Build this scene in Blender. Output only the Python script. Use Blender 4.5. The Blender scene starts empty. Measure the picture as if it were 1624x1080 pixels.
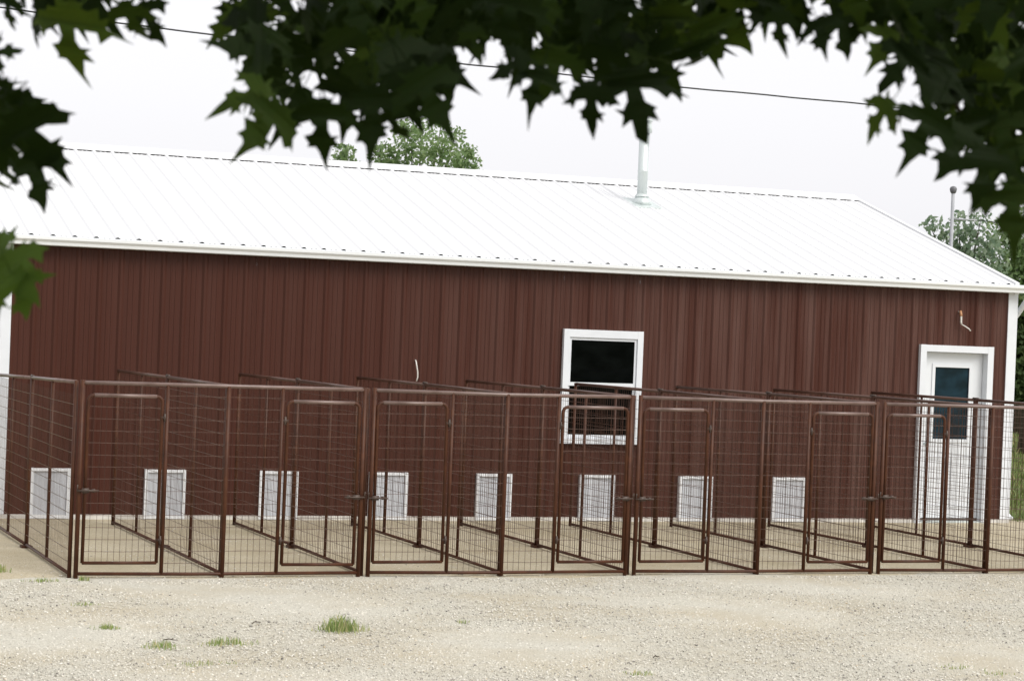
import bpy, math, random
import numpy as np
from mathutils import Vector, Matrix
from mathutils.geometry import tessellate_polygon

random.seed(7)
rng = np.random.default_rng(11)
scene = bpy.context.scene
C = scene.collection

# ------------------------------------------------------------------ camera
CAM = Vector((0.2588, -23.6834, 2.3062))
YAW, PITCH, ROLL, FPX = 0.37689, -0.00925, 0.04006, 3525.667
FW = Vector((math.sin(YAW) * math.cos(PITCH), math.cos(YAW) * math.cos(PITCH), math.sin(PITCH)))
RT0 = Vector((math.cos(YAW), -math.sin(YAW), 0.0))
UP0 = RT0.cross(FW)
RT = math.cos(ROLL) * RT0 + math.sin(ROLL) * UP0
UP = -math.sin(ROLL) * RT0 + math.cos(ROLL) * UP0
cam_data = bpy.data.cameras.new('camera')
cam = bpy.data.objects.new('camera', cam_data)
C.objects.link(cam)
m = Matrix.Identity(4)
for i in range(3):
    m[i][0], m[i][1], m[i][2], m[i][3] = RT[i], UP[i], -FW[i], CAM[i]
cam.matrix_world = m
cam_data.sensor_width = 36.0
cam_data.lens = FPX * 36.0 / 1624.0
cam_data.clip_start = 0.1
cam_data.clip_end = 3000.0
cam_data.dof.use_dof = True
cam_data.dof.focus_distance = 22.0
cam_data.dof.aperture_fstop = 8.0
scene.camera = cam

# ------------------------------------------------------------------ sky, sun, exposure
SUN_EL, SUN_AZ = 44.0, 148.0          # azimuth clockwise from +Y; the sun stands behind the viewer
world = bpy.data.worlds.new('World')
scene.world = world
world.use_nodes = True
wn, wl = world.node_tree.nodes, world.node_tree.links
bg = wn['Background']
sky = wn.new('ShaderNodeTexSky')
sky.sky_type = 'NISHITA'
sky.sun_disc = False
sky.sun_elevation = math.radians(SUN_EL)
sky.sun_rotation = math.radians(SUN_AZ)
sky.air_density = 1.0
sky.dust_density = 4.0
hs = wn.new('ShaderNodeHueSaturation')
hs.inputs['Saturation'].default_value = 0.12
mx = wn.new('ShaderNodeMix')
mx.data_type = 'RGBA'
mx.inputs['Factor'].default_value = 0.7
mx.inputs[7].default_value = (7.4, 7.35, 7.6, 1.0)      # even overcast cloud
wl.new(sky.outputs['Color'], hs.inputs['Color'])
wl.new(hs.outputs['Color'], mx.inputs[6])
wl.new(mx.outputs[2], bg.inputs['Color'])
bg.inputs['Strength'].default_value = 0.10
sun_data = bpy.data.lights.new('sun', 'SUN')
sun_data.energy = 1.5
sun_data.angle = math.radians(35.0)
sun_data.color = (1.0, 0.96, 0.90)
sun = bpy.data.objects.new('sun', sun_data)
C.objects.link(sun)
se, sa = math.radians(SUN_EL), math.radians(SUN_AZ)
to_sun = Vector((math.sin(sa) * math.cos(se), math.cos(sa) * math.cos(se), math.sin(se)))
sun.rotation_euler = to_sun.to_track_quat('Z', 'Y').to_euler()
vs = scene.view_settings
vs.view_transform = 'Standard'
vs.look = 'None'
vs.exposure = 0.70
vs.gamma = 1.0
vs.use_curve_mapping = False
scene.cycles.max_bounces = 6
scene.cycles.transparent_max_bounces = 8


def ray(u, v):
    return FW + RT * ((u - 812.0) / FPX) - UP * ((v - 540.0) / FPX)


def at_depth(u, v, d):
    return CAM + ray(u, v) * d


# ------------------------------------------------------------------ materials
def mat(name):
    m_ = bpy.data.materials.new(name)
    m_.use_nodes = True
    return m_, m_.node_tree.nodes, m_.node_tree.links, m_.node_tree.nodes['Principled BSDF']


def ramp(n, stops):
    r = n.new('ShaderNodeValToRGB')
    e = r.color_ramp.elements
    while len(e) < len(stops):
        e.new(0.5)
    for el, (p, c) in zip(e, stops):
        el.position = p
        el.color = (*c, 1.0)
    return r


def coords(n, l, scale, kind='Object'):
    t = n.new('ShaderNodeTexCoord')
    mp = n.new('ShaderNodeMapping')
    mp.inputs['Scale'].default_value = scale
    l.new(t.outputs[kind], mp.inputs['Vector'])
    return mp.outputs['Vector']


def noise(n, l, vec, scale, detail=4.0, rough=0.55):
    t = n.new('ShaderNodeTexNoise')
    t.inputs['Scale'].default_value = scale
    t.inputs['Detail'].default_value = detail
    t.inputs['Roughness'].default_value = rough
    l.new(vec, t.inputs['Vector'])
    return t


def bump(n, l, height, strength, dist, bsdf):
    b = n.new('ShaderNodeBump')
    b.inputs['Strength'].default_value = strength
    b.inputs['Distance'].default_value = dist
    l.new(height, b.inputs['Height'])
    l.new(b.outputs['Normal'], bsdf.inputs['Normal'])
    return b


def painted(name, c0, c1, rough, scale=(1, 1, 1), nscale=3.0, spec=0.5, bstr=0.0, rvar=0.0, metallic=0.0):
    m_, n, l, b = mat(name)
    v = coords(n, l, scale)
    t = noise(n, l, v, nscale)
    r = ramp(n, [(0.3, c0), (0.7, c1)])
    l.new(t.outputs['Fac'], r.inputs['Fac'])
    l.new(r.outputs['Color'], b.inputs['Base Color'])
    b.inputs['Roughness'].default_value = rough
    b.inputs['Metallic'].default_value = metallic
    b.inputs['Specular IOR Level'].default_value = spec
    if rvar:
        mr = n.new('ShaderNodeMapRange')
        mr.inputs['To Min'].default_value = rough - rvar
        mr.inputs['To Max'].default_value = rough + rvar
        l.new(t.outputs['Fac'], mr.inputs['Value'])
        l.new(mr.outputs['Result'], b.inputs['Roughness'])
    if bstr:
        t2 = noise(n, l, v, nscale * 2.0, 2.0)
        bump(n, l, t2.outputs['Fac'], bstr, 0.02, b)
    return m_


M = {}
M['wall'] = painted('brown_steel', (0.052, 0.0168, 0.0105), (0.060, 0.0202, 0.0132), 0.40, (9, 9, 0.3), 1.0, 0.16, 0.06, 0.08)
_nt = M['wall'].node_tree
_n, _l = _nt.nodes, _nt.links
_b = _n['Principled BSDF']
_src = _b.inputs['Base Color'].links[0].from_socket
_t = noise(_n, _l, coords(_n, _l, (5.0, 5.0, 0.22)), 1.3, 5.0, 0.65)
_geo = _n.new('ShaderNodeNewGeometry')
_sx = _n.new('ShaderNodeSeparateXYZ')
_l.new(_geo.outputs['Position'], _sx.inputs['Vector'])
_mr = _n.new('ShaderNodeMapRange')          # grey sky sheen painted into the colour, stronger towards the right end
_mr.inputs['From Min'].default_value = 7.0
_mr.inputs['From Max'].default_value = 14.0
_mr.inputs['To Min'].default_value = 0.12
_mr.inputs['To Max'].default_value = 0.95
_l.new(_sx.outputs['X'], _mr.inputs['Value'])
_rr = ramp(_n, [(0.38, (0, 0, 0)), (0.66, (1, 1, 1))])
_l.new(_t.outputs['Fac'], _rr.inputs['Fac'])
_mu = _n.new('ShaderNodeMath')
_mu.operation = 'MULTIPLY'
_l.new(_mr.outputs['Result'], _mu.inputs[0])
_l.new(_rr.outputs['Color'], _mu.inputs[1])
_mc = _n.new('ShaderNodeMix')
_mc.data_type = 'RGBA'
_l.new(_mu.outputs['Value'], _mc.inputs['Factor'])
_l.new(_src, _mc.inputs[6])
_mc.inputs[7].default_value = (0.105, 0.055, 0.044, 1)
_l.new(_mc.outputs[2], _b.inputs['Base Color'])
M['roof'] = painted('white_roof_steel', (0.665, 0.67, 0.68), (0.685, 0.69, 0.70), 0.65, (1.5, 0.35, 1), 0.8, 0.06)
M['trim'] = painted('white_trim', (0.64, 0.665, 0.695), (0.69, 0.715, 0.745), 0.4, (1, 1, 1), 4.0)
M['gutter'] = painted('gutter_white', (0.76, 0.785, 0.80), (0.82, 0.84, 0.85), 0.35, (0.4, 1, 8), 2.0)
M['door'] = painted('door_white', (0.64, 0.665, 0.69), (0.69, 0.715, 0.74), 0.35, (1, 1, 1), 2.0)
M['dog_frame'] = painted('dog_door_white', (0.76, 0.78, 0.80), (0.82, 0.84, 0.86), 0.4, (1, 1, 1), 4.0)
M['flap'] = painted('flap_vinyl', (0.44, 0.46, 0.49), (0.60, 0.62, 0.66), 0.3, (9, 1, 0.8), 1.3, 0.5, 0.3)
M['concrete'] = painted('foundation_concrete', (0.50, 0.48, 0.44), (0.66, 0.64, 0.60), 0.85, (1, 1, 3), 7.0)
M['foam_shade'] = painted('foam_and_shade', (0.012, 0.012, 0.012), (0.02, 0.02, 0.02), 0.9)  # black for closure strips and for painted shade in gaps
M['steel'] = painted('fence_steel', (0.044, 0.0140, 0.0056), (0.080, 0.027, 0.010), 0.5, (1, 1, 1), 9.0, 0.28, 0.0, 0.08)
M['wire'] = painted('fence_wire', (0.065, 0.032, 0.021), (0.115, 0.065, 0.046), 0.36, (1, 1, 1), 5.0, 0.8)  # paler copy for horizontal wires, with light from above put into the colour
M['wire_dark'] = painted('stay_wire', (0.035, 0.014, 0.008), (0.060, 0.026, 0.016), 0.5, (1, 1, 1), 5.0, 0.25)
M['rail'] = painted('highlit_rail_steel', (0.10, 0.056, 0.041), (0.185, 0.122, 0.103), 0.40, (1, 1, 1), 6.0, 0.7)  # paler brown puts the sky highlight of the top rails into the colour
M['rail_faint_highlight'] = painted('faintly_highlit_rail_steel', (0.062, 0.026, 0.015), (0.105, 0.052, 0.036), 0.42, (1, 1, 1), 6.0, 0.6)  # weaker painted highlight for the divider top rails
M['zinc'] = painted('galvanised_steel', (0.50, 0.55, 0.545), (0.66, 0.71, 0.70), 0.42, (6, 6, 1), 2.0, 0.5, 0.0, 0.08, 0.35)
M['metal'] = painted('latch_metal', (0.035, 0.020, 0.013), (0.080, 0.052, 0.038), 0.5, (1, 1, 1), 20.0)
M['cable'] = painted('black_cable', (0.015, 0.015, 0.016), (0.025, 0.025, 0.026), 0.6)
M['white_wire'] = painted('white_cable', (0.60, 0.58, 0.54), (0.72, 0.70, 0.66), 0.5)
M['orange'] = painted('orange_pipe', (0.42, 0.20, 0.09), (0.55, 0.30, 0.15), 0.5)
M['bark'] = painted('bark', (0.05, 0.04, 0.03), (0.11, 0.09, 0.07), 0.9, (6, 6, 1), 4.0, 0.2, 0.6)
M['twig'] = painted('twig_bark', (0.012, 0.010, 0.007), (0.03, 0.022, 0.016), 0.8, (1, 1, 1), 30.0, 0.2)
M['mast'] = painted('grey_mast', (0.30, 0.31, 0.33), (0.40, 0.41, 0.43), 0.6)
M['cap'] = painted('dark_grey_cap', (0.10, 0.10, 0.11), (0.16, 0.16, 0.17), 0.5)
M['inside'] = painted('dim_interior', (0.05, 0.045, 0.04), (0.08, 0.07, 0.06), 0.9)


def glass(name, col, spec):
    m_, n, l, b = mat(name)
    v = coords(n, l, (1.2, 1, 2.0))
    t = noise(n, l, v, 3.0, 2.0)
    r = ramp(n, [(0.35, col), (0.75, tuple(c * 2.6 for c in col))])
    l.new(t.outputs['Fac'], r.inputs['Fac'])
    l.new(r.outputs['Color'], b.inputs['Base Color'])
    b.inputs['Roughness'].default_value = 0.04
    b.inputs['Specular IOR Level'].default_value = spec
    t2 = noise(n, l, coords(n, l, (1, 1, 1)), 2.0, 1.0)
    bump(n, l, t2.outputs['Fac'], 0.05, 0.02, b)
    return m_


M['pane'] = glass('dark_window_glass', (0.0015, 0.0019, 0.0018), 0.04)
M['door_pane'] = glass('door_glass', (0.005, 0.014, 0.022), 0.40)  # bluish sky reflection is put into the base colour


def foliage(name, stops, trans=0.45, rough=0.5, spec=0.3):
    m_, n, l, b = mat(name)
    g = n.new('ShaderNodeNewGeometry')
    r = ramp(n, stops)
    l.new(g.outputs['Random Per Island'], r.inputs['Fac'])
    b.inputs['Roughness'].default_value = rough
    b.inputs['Specular IOR Level'].default_value = spec
    l.new(r.outputs['Color'], b.inputs['Base Color'])
    tr = n.new('ShaderNodeBsdfTranslucent')
    hsv = n.new('ShaderNodeHueSaturation')
    hsv.inputs['Hue'].default_value = 0.48
    hsv.inputs['Value'].default_value = 1.25
    l.new(r.outputs['Color'], hsv.inputs['Color'])
    l.new(hsv.outputs['Color'], tr.inputs['Color'])
    mix = n.new('ShaderNodeMixShader')
    mix.inputs['Fac'].default_value = trans
    l.new(b.outputs['BSDF'], mix.inputs[1])
    l.new(tr.outputs['BSDF'], mix.inputs[2])
    l.new(mix.outputs['Shader'], n['Material Output'].inputs['Surface'])
    return m_


M['far_leaf'] = foliage('far_tree_leaves', [(0.0, (0.12, 0.20, 0.075)), (0.5, (0.19, 0.285, 0.12)), (1.0, (0.28, 0.38, 0.19))], 0.5)
M['pale_leaf'] = foliage('pale_tree_leaves', [(0.0, (0.13, 0.20, 0.13)), (0.5, (0.20, 0.28, 0.18)), (1.0, (0.31, 0.38, 0.27))], 0.5)
M['dark_leaf'] = foliage('dark_tree_leaves', [(0.0, (0.050, 0.085, 0.030)), (0.6, (0.090, 0.140, 0.050)), (1.0, (0.15, 0.20, 0.080))])
M['grass'] = foliage('grass_blades', [(0.0, (0.090, 0.150, 0.030)), (0.6, (0.150, 0.200, 0.060)), (1.0, (0.30, 0.27, 0.12))], 0.3)
M['weed'] = foliage('weed_blades', [(0.0, (0.16, 0.25, 0.07)), (0.55, (0.27, 0.35, 0.12)), (0.85, (0.44, 0.44, 0.20)), (1.0, (0.60, 0.52, 0.32))], 0.4)


def maple_mat():
    m_, n, l, b = mat('maple_leaf_green')
    oi = n.new('ShaderNodeObjectInfo')
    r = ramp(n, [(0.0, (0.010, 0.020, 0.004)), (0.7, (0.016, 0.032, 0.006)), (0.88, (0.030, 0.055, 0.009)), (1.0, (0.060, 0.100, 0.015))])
    l.new(oi.outputs['Random'], r.inputs['Fac'])
    t = noise(n, l, coords(n, l, (1, 1, 1)), 14.0, 3.0)
    mxx = n.new('ShaderNodeMix')
    mxx.data_type = 'RGBA'
    mxx.blend_type = 'MULTIPLY'
    mxx.inputs['Factor'].default_value = 0.5
    l.new(r.outputs['Color'], mxx.inputs[6])
    l.new(t.outputs['Color'], mxx.inputs[7])
    l.new(mxx.outputs[2], b.inputs['Base Color'])
    b.inputs['Roughness'].default_value = 0.6
    b.inputs['Specular IOR Level'].default_value = 0.1
    tr = n.new('ShaderNodeBsdfTranslucent')
    hsv = n.new('ShaderNodeHueSaturation')
    hsv.inputs['Hue'].default_value = 0.475
    hsv.inputs['Saturation'].default_value = 1.05
    hsv.inputs['Value'].default_value = 1.3
    l.new(r.outputs['Color'], hsv.inputs['Color'])
    l.new(hsv.outputs['Color'], tr.inputs['Color'])
    mix = n.new('ShaderNodeMixShader')
    mix.inputs['Fac'].default_value = 0.4
    l.new(b.outputs['BSDF'], mix.inputs[1])
    l.new(tr.outputs['BSDF'], mix.inputs[2])
    l.new(mix.outputs['Shader'], n['Material Output'].inputs['Surface'])
    return m_


M['maple'] = maple_mat()
M['maple_lit'] = foliage('lit_maple_leaf', [(0.0, (0.035, 0.070, 0.008)), (1.0, (0.060, 0.105, 0.014))], 0.45, 0.55, 0.2)  # brighter green paints open-sky light onto the lower left leaves


def ground_mat(name, dark, mid, light, patch, vscale, bscale):
    """loose stone / fines: patches, grains, small relief"""
    m_, n, l, b = mat(name)
    v = coords(n, l, (1, 1, 1))
    vo = n.new('ShaderNodeTexVoronoi')
    vo.inputs['Scale'].default_value = vscale
    l.new(v, vo.inputs['Vector'])
    sep = n.new('ShaderNodeSeparateColor')
    l.new(vo.outputs['Color'], sep.inputs['Color'])
    r = ramp(n, [(0.0, dark), (0.25, mid), (0.75, mid), (1.0, light)])
    l.new(sep.outputs[0], r.inputs['Fac'])
    t = noise(n, l, v, 0.9, 5.0, 0.6)
    r2 = ramp(n, [(0.42, (0, 0, 0)), (0.68, (1, 1, 1))])
    l.new(t.outputs['Fac'], r2.inputs['Fac'])
    mxx = n.new('ShaderNodeMix')
    mxx.data_type = 'RGBA'
    l.new(r2.outputs['Color'], mxx.inputs['Factor'])
    l.new(r.outputs['Color'], mxx.inputs[6])
    t3 = noise(n, l, v, 60.0, 3.0)
    r3 = ramp(n, [(0.3, tuple(c * 0.8 for c in patch)), (0.7, patch)])
    l.new(t3.outputs['Fac'], r3.inputs['Fac'])
    l.new(r3.outputs['Color'], mxx.inputs[7])
    l.new(mxx.outputs[2], b.inputs['Base Color'])
    b.inputs['Roughness'].default_value = 0.95
    b.inputs['Specular IOR Level'].default_value = 0.15
    bump(n, l, vo.outputs['Distance'], 0.8, bscale, b)
    return m_


M['gravel'] = ground_mat('limestone_gravel', (0.40, 0.38, 0.32), (0.54, 0.515, 0.435), (0.63, 0.61, 0.535), (0.53, 0.475, 0.36), 80.0, 0.012)
M['pad'] = ground_mat('packed_tan_fines', (0.33, 0.285, 0.20), (0.45, 0.395, 0.285), (0.54, 0.485, 0.37), (0.42, 0.36, 0.245), 80.0, 0.006)
M['lawn'] = ground_mat('lawn_ground', (0.05, 0.08, 0.02), (0.09, 0.13, 0.035), (0.14, 0.17, 0.06), (0.20, 0.19, 0.08), 9.0, 0.03)
_m, _n, _l, _b = mat('limestone_stones')
_g = _n.new('ShaderNodeNewGeometry')
_r = ramp(_n, [(0.0, (0.17, 0.162, 0.148)), (0.09, (0.40, 0.375, 0.325)), (0.30, (0.57, 0.54, 0.465)), (0.7, (0.655, 0.63, 0.56)), (0.97, (0.70, 0.675, 0.605)), (1.0, (0.54, 0.44, 0.30))])
_l.new(_g.outputs['Random Per Island'], _r.inputs['Fac'])
_l.new(_r.outputs['Color'], _b.inputs['Base Color'])
_b.inputs['Roughness'].default_value = 0.9
_b.inputs['Specular IOR Level'].default_value = 0.2
M['stones'] = _m


# ------------------------------------------------------------------ mesh helpers
class MB:
    def __init__(s):
        s.v, s.f, s.smooth = [], [], False
        s.mi, s.mat2 = None, None

    def box(s, x0, x1, y0, y1, z0, z1):
        i = len(s.v)
        s.v += [(x0, y0, z0), (x1, y0, z0), (x1, y1, z0), (x0, y1, z0), (x0, y0, z1), (x1, y0, z1), (x1, y1, z1), (x0, y1, z1)]
        s.f += [tuple(i + k for k in q) for q in ((0, 3, 2, 1), (4, 5, 6, 7), (0, 1, 5, 4), (1, 2, 6, 5), (2, 3, 7, 6), (3, 0, 4, 7))]
        return s

    def tube(s, pts, r, seg=8, cap=True):
        pts = [Vector(p) for p in pts]
        rs = r if isinstance(r, (list, tuple)) else [r] * len(pts)
        i0 = len(s.v)
        ref = None
        for k, p in enumerate(pts):
            t = (pts[min(k + 1, len(pts) - 1)] - pts[max(k - 1, 0)]).normalized()
            if ref is None:
                ref = Vector((0, 0, 1)) if abs(t.z) < 0.9 else Vector((0, 1, 0))
            a = t.cross(ref).normalized()
            b_ = a.cross(t).normalized()
            ref = b_ if abs(t.dot(b_)) < 0.5 else ref
            for q in range(seg):
                th = 2 * math.pi * (q + 0.5) / seg
                s.v.append(tuple(p + a * (rs[k] * math.cos(th)) + b_ * (rs[k] * math.sin(th))))
        for k in range(len(pts) - 1):
            for q in range(seg):
                a0 = i0 + k * seg + q
                a1 = i0 + k * seg + (q + 1) % seg
                s.f.append((a0, a1, a1 + seg, a0 + seg))
        if cap:
            s.f.append(tuple(i0 + q for q in reversed(range(seg))))
            e = i0 + (len(pts) - 1) * seg
            s.f.append(tuple(e + q for q in range(seg)))
        return s

    def lathe(s, cx, cy, prof, seg=20):
        i0 = len(s.v)
        for (r, z) in prof:
            for q in range(seg):
                th = 2 * math.pi * q / seg
                s.v.append((cx + r * math.cos(th), cy + r * math.sin(th), z))
        for k in range(len(prof) - 1):
            for q in range(seg):
                a0 = i0 + k * seg + q
                a1 = i0 + k * seg + (q + 1) % seg
                s.f.append((a0, a1, a1 + seg, a0 + seg))
        s.f.append(tuple(i0 + q for q in reversed(range(seg))))
        e = i0 + (len(prof) - 1) * seg
        s.f.append(tuple(e + q for q in range(seg)))
        return s

    def sheet(s, rows):
        """rows: lists of points of equal length"""
        i0 = len(s.v)
        w = len(rows[0])
        for r in rows:
            s.v += [tuple(p) for p in r]
        for a in range(len(rows) - 1):
            for b_ in range(w - 1):
                i = i0 + a * w + b_
                s.f.append((i, i + 1, i + w + 1, i + w))
        return s

    def prism(s, prof, x0, x1):
        """closed (y,z) profile run along x"""
        i0 = len(s.v)
        n = len(prof)
        s.v += [(x0, y, z) for y, z in prof] + [(x1, y, z) for y, z in prof]
        for k in range(n):
            j = (k + 1) % n
            s.f.append((i0 + k, i0 + j, i0 + n + j, i0 + n + k))
        s.f.append(tuple(i0 + k for k in reversed(range(n))))
        s.f.append(tuple(i0 + n + k for k in range(n)))
        return s

    def mesh(s, name, material):
        me = bpy.data.meshes.new(name)
        me.from_pydata(s.v, [], s.f)
        me.materials.append(material)
        if s.mi is not None:
            me.materials.append(s.mat2)
            idx = np.zeros(len(s.f), dtype=np.int32)
            for a_, b_ in s.mi:
                idx[a_:b_] = 1
            me.polygons.foreach_set('material_index', idx)
        if s.smooth:
            me.shade_smooth()
        return me

    def build(s, name, material, parent=None, loc=None):
        o = bpy.data.objects.new(name, s.mesh(name, material))
        C.objects.link(o)
        if parent:
            o.parent = parent
        if loc is not None:
            o.location = loc
        return o


def np_mesh(name, verts, faces, material):
    me = bpy.data.meshes.new(name)
    verts = np.asarray(verts, dtype=np.float32)
    faces = np.asarray(faces, dtype=np.int32)
    k = faces.shape[1]
    me.vertices.add(len(verts))
    me.vertices.foreach_set('co', verts.ravel())
    me.loops.add(faces.size)
    me.loops.foreach_set('vertex_index', faces.ravel())
    me.polygons.add(len(faces))
    me.polygons.foreach_set('loop_start', np.arange(0, faces.size, k, dtype=np.int32))
    me.polygons.foreach_set('loop_total', np.full(len(faces), k, dtype=np.int32))
    me.update(calc_edges=True)
    me.materials.append(material)
    return me


def link(name, me, parent=None, loc=None):
    o = bpy.data.objects.new(name, me)
    C.objects.link(o)
    if parent:
        o.parent = parent
    if loc is not None:
        o.location = loc
    return o


def tag(o, label=None, cat=None, group=None, kind=None):
    if label: o['label'] = label
    if cat: o['category'] = cat
    if group: o['group'] = group
    if kind: o['kind'] = kind
    return o


def empty(name, loc, label, cat, group=None):
    o = bpy.data.objects.new(name, None)
    C.objects.link(o)
    o.location = loc
    o.empty_display_size = 0.2
    return tag(o, label, cat, group)


def S(mb):
    mb.smooth = True
    return mb


# ------------------------------------------------------------------ ground
def grid_sheet(name, x0, x1, y0, y1, z, nx, ny, material, wob=0.0):
    xs, ys = np.linspace(x0, x1, nx + 1), np.linspace(y0, y1, ny + 1)
    X, Y = np.meshgrid(xs, ys)
    Z = np.full_like(X, z)
    if wob:
        Z = Z + wob * (np.sin(X * 1.7 + np.sin(Y * 1.1)) * np.cos(Y * 1.3 + X * 0.4)) - wob
    V = np.stack([X, Y, Z], -1).reshape(-1, 3)
    i = np.arange(ny)[:, None] * (nx + 1) + np.arange(nx)[None, :]
    F = np.stack([i, i + 1, i + nx + 2, i + nx + 1], -1).reshape(-1, 4)
    return V, F


V, F = grid_sheet('lawn', -700, 900, -700, 900, -0.03, 8, 8, M['lawn'])
tag(link('lawn', np_mesh('lawn', V, F, M['lawn'])), 'green lawn around and behind the brown shed', kind='structure')
V, F = grid_sheet('gravel_yard', -14, 24, -16, -4.2, 0.0, 190, 60, M['gravel'], 0.006)
V[:, 1] += np.where(V[:, 1] > -4.25, 0.35 * np.sin(V[:, 0] * 0.7), 0)
tag(link('gravel_yard', np_mesh('gravel_yard', V, F, M['gravel'])), 'pale limestone gravel yard in front of the kennel runs', kind='structure')
# packed pad under the runs with an uneven front edge
nx = 220
xs = np.linspace(-6, 19.5, nx)
rows = []
edge = -5.16 + 0.05 * np.sin(xs * 2.1) + 0.035 * np.sin(xs * 7.3 + 1) + 0.02 * rng.normal(size=nx)
ends = np.clip((19.5 - xs) / 1.2, 0, 1)
for k, fy in enumerate(np.linspace(0, 1, 24)):
    yy = edge * (1 - fy) + 0.35 * fy
    zz = np.full(nx, 0.006) + (0.003 * np.sin(xs * 3.1 + fy * 9) if 1 < k else 0)
    if k == 0:
        zz[:] = -0.02; yy = yy - 0.03
    rows.append(np.stack([xs, yy, zz], -1))
mb = MB(); mb.sheet(rows); mb.smooth = True
tag(mb.build('packed_pad', M['pad']), 'packed tan stone fines under the kennel runs', kind='structure')

# ------------------------------------------------------------------ the kennel building
XL, XR = 3.85, 16.424            # wall ends
YB = 8.1                         # back wall
ZS = 2.892                       # soffit / visible top of wall
PITCHR = 0.2995
YE, ZE = -0.10, 2.995            # roof edge at the eave
YR = 4.05
ZR = ZE + (YR - YE) * PITCHR
RXL, RXR = 3.55, 16.37
RIB, SHW = 0.2286, 0.9144

building = empty('kennel_building', (10.1, 0, 0), 'long brown ribbed steel shed with a white metal roof and small dog doors', 'building')
BO = Vector((10.1, 0, 0))


def bpart(mb, name, material, parent=building):
    o = mb.build(name, material, parent)
    if parent is building:
        o.location = -BO
    return o


def rib_profile(x0, x1, phase=XL, h=0.018):
    """(x, height) samples of ag panel between x0 and x1"""
    pts = []
    k0 = int(math.floor((x0 - phase) / RIB)) - 1
    k1 = int(math.ceil((x1 - phase) / RIB)) + 1
    for k in range(k0, k1):
        c = phase + (k + 0.5) * RIB
        pts += [(c - 0.034, 0), (c - 0.011, h), (c + 0.011, h), (c + 0.034, 0)]
        for q in (0.333, 0.667):
            d = c + 0.034 + (RIB - 0.068) * q
            pts += [(d - 0.014, 0), (d - 0.006, 0.0055), (d + 0.006, 0.0055), (d + 0.014, 0)]
    xs_ = [p[0] for p in pts]
    hs_ = [p[1] for p in pts]
    out = [(x0, float(np.interp(x0, xs_, hs_)))] + [p for p in pts if x0 + 1e-4 < p[0] < x1 - 1e-4] + [(x1, float(np.interp(x1, xs_, hs_)))]
    return out


WIN = (10.259, 11.267, 0.9075, 2.2295)
DOOR = (15.037, 16.096, 0.0, 2.2081)
holes = [(WIN[0] + 0.05, WIN[1] - 0.05, WIN[2] + 0.05, WIN[3] - 0.05), (DOOR[0] + 0.05, DOOR[1] - 0.05, -0.1, DOOR[3] - 0.05)]


def sheet_piece(x0, x1, z0, z1):
    pr = rib_profile(x0, x1)
    mb = MB()
    zs = [z0, z0 * 0.5 + z1 * 0.5, z1]
    # each sheet leans and waves by a millimetre or two, as thin steel does
    a, b_ = random.uniform(-0.0015, 0.0015), random.uniform(-0.002, 0.002)
    mb.sheet([[(x, -hh + a + (b_ if j == 1 else 0), z) for x, hh in pr] for j, z in enumerate(zs)])
    return mb


x = XL
while x < XR - 0.02:
    x2 = min(x + SHW, XR)
    cuts = sorted({x, x2} | {c for h in holes for c in (h[0], h[1]) if x < c < x2})
    for a, b_ in zip(cuts[:-1], cuts[1:]):
        spans = [(0.05, ZS + 0.04)]
        for h in holes:
            if h[0] - 1e-6 <= a and b_ <= h[1] + 1e-6:
                spans = [(h[3], ZS + 0.04)] + ([(0.05, h[2])] if h[2] > 0.1 else [])
        for z0, z1 in spans:
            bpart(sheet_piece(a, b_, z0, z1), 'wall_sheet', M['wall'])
    x = x2
# other walls: ribbed gable ends and back
for xx, sgn, nm in ((XL, -1, 'gable_wall'), (XR, 1, 'gable_wall')):
    mb = MB()
    pr = rib_profile(0.0, YB, 0.0)
    low = [(xx + sgn * (hh - 0.025), y, 0.05) for y, hh in pr]
    up = [(xx + sgn * (hh - 0.025), y, ZE - 0.06 + (min(y, YB - y) - YE) * PITCHR) for y, hh in pr]
    mb.sheet([low, up])
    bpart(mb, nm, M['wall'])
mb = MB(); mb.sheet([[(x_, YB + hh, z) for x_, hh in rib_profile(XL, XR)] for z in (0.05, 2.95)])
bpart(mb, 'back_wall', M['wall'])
mb = MB(); mb.box(XL + 0.02, XR - 0.02, 0.05, YB - 0.05, 0.0, 0.06)
bpart(mb, 'floor_slab', M['inside'])
# foundation strip
mb = MB(); mb.box(XL - 0.01, DOOR[0] - 0.001, -0.034, 0.02, -0.05, 0.052)
mb.box(DOOR[1] + 0.001, XR + 0.01, -0.034, 0.02, -0.05, 0.052)
bpart(mb, 'foundation', M['concrete'])

# roof sheets (front slope one by one, back slope one sheet each too)
cosr = 1 / math.sqrt(1 + PITCHR ** 2)
nrm = Vector((0, -PITCHR * cosr, cosr))


def roof_piece(x0, x1, front=True):
    pr = rib_profile(x0, x1, RXL)
    mb = MB()
    rows_ = []
    for t in (0.0, 1.0):
        row = []
        for xq, hh in pr:
            y = YE + (YR - YE) * t
            z = ZE + (YR - YE) * t * PITCHR
            y2, z2 = y + nrm.y * hh, z + nrm.z * hh
            if not front:
                y2 = 2 * YR - y2
            row.append((xq, y2, z2))
        rows_.append(row)
    if not front:
        rows_.reverse()
    mb.sheet(rows_)
    return mb


x = RXL
while x < RXR - 0.02:
    x2 = min(x + SHW, RXR)
    bpart(roof_piece(x, x2), 'roof_sheet', M['roof'])
    x = x2
bpart(roof_piece(RXL, RXR, False), 'back_roof', M['roof'])
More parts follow.
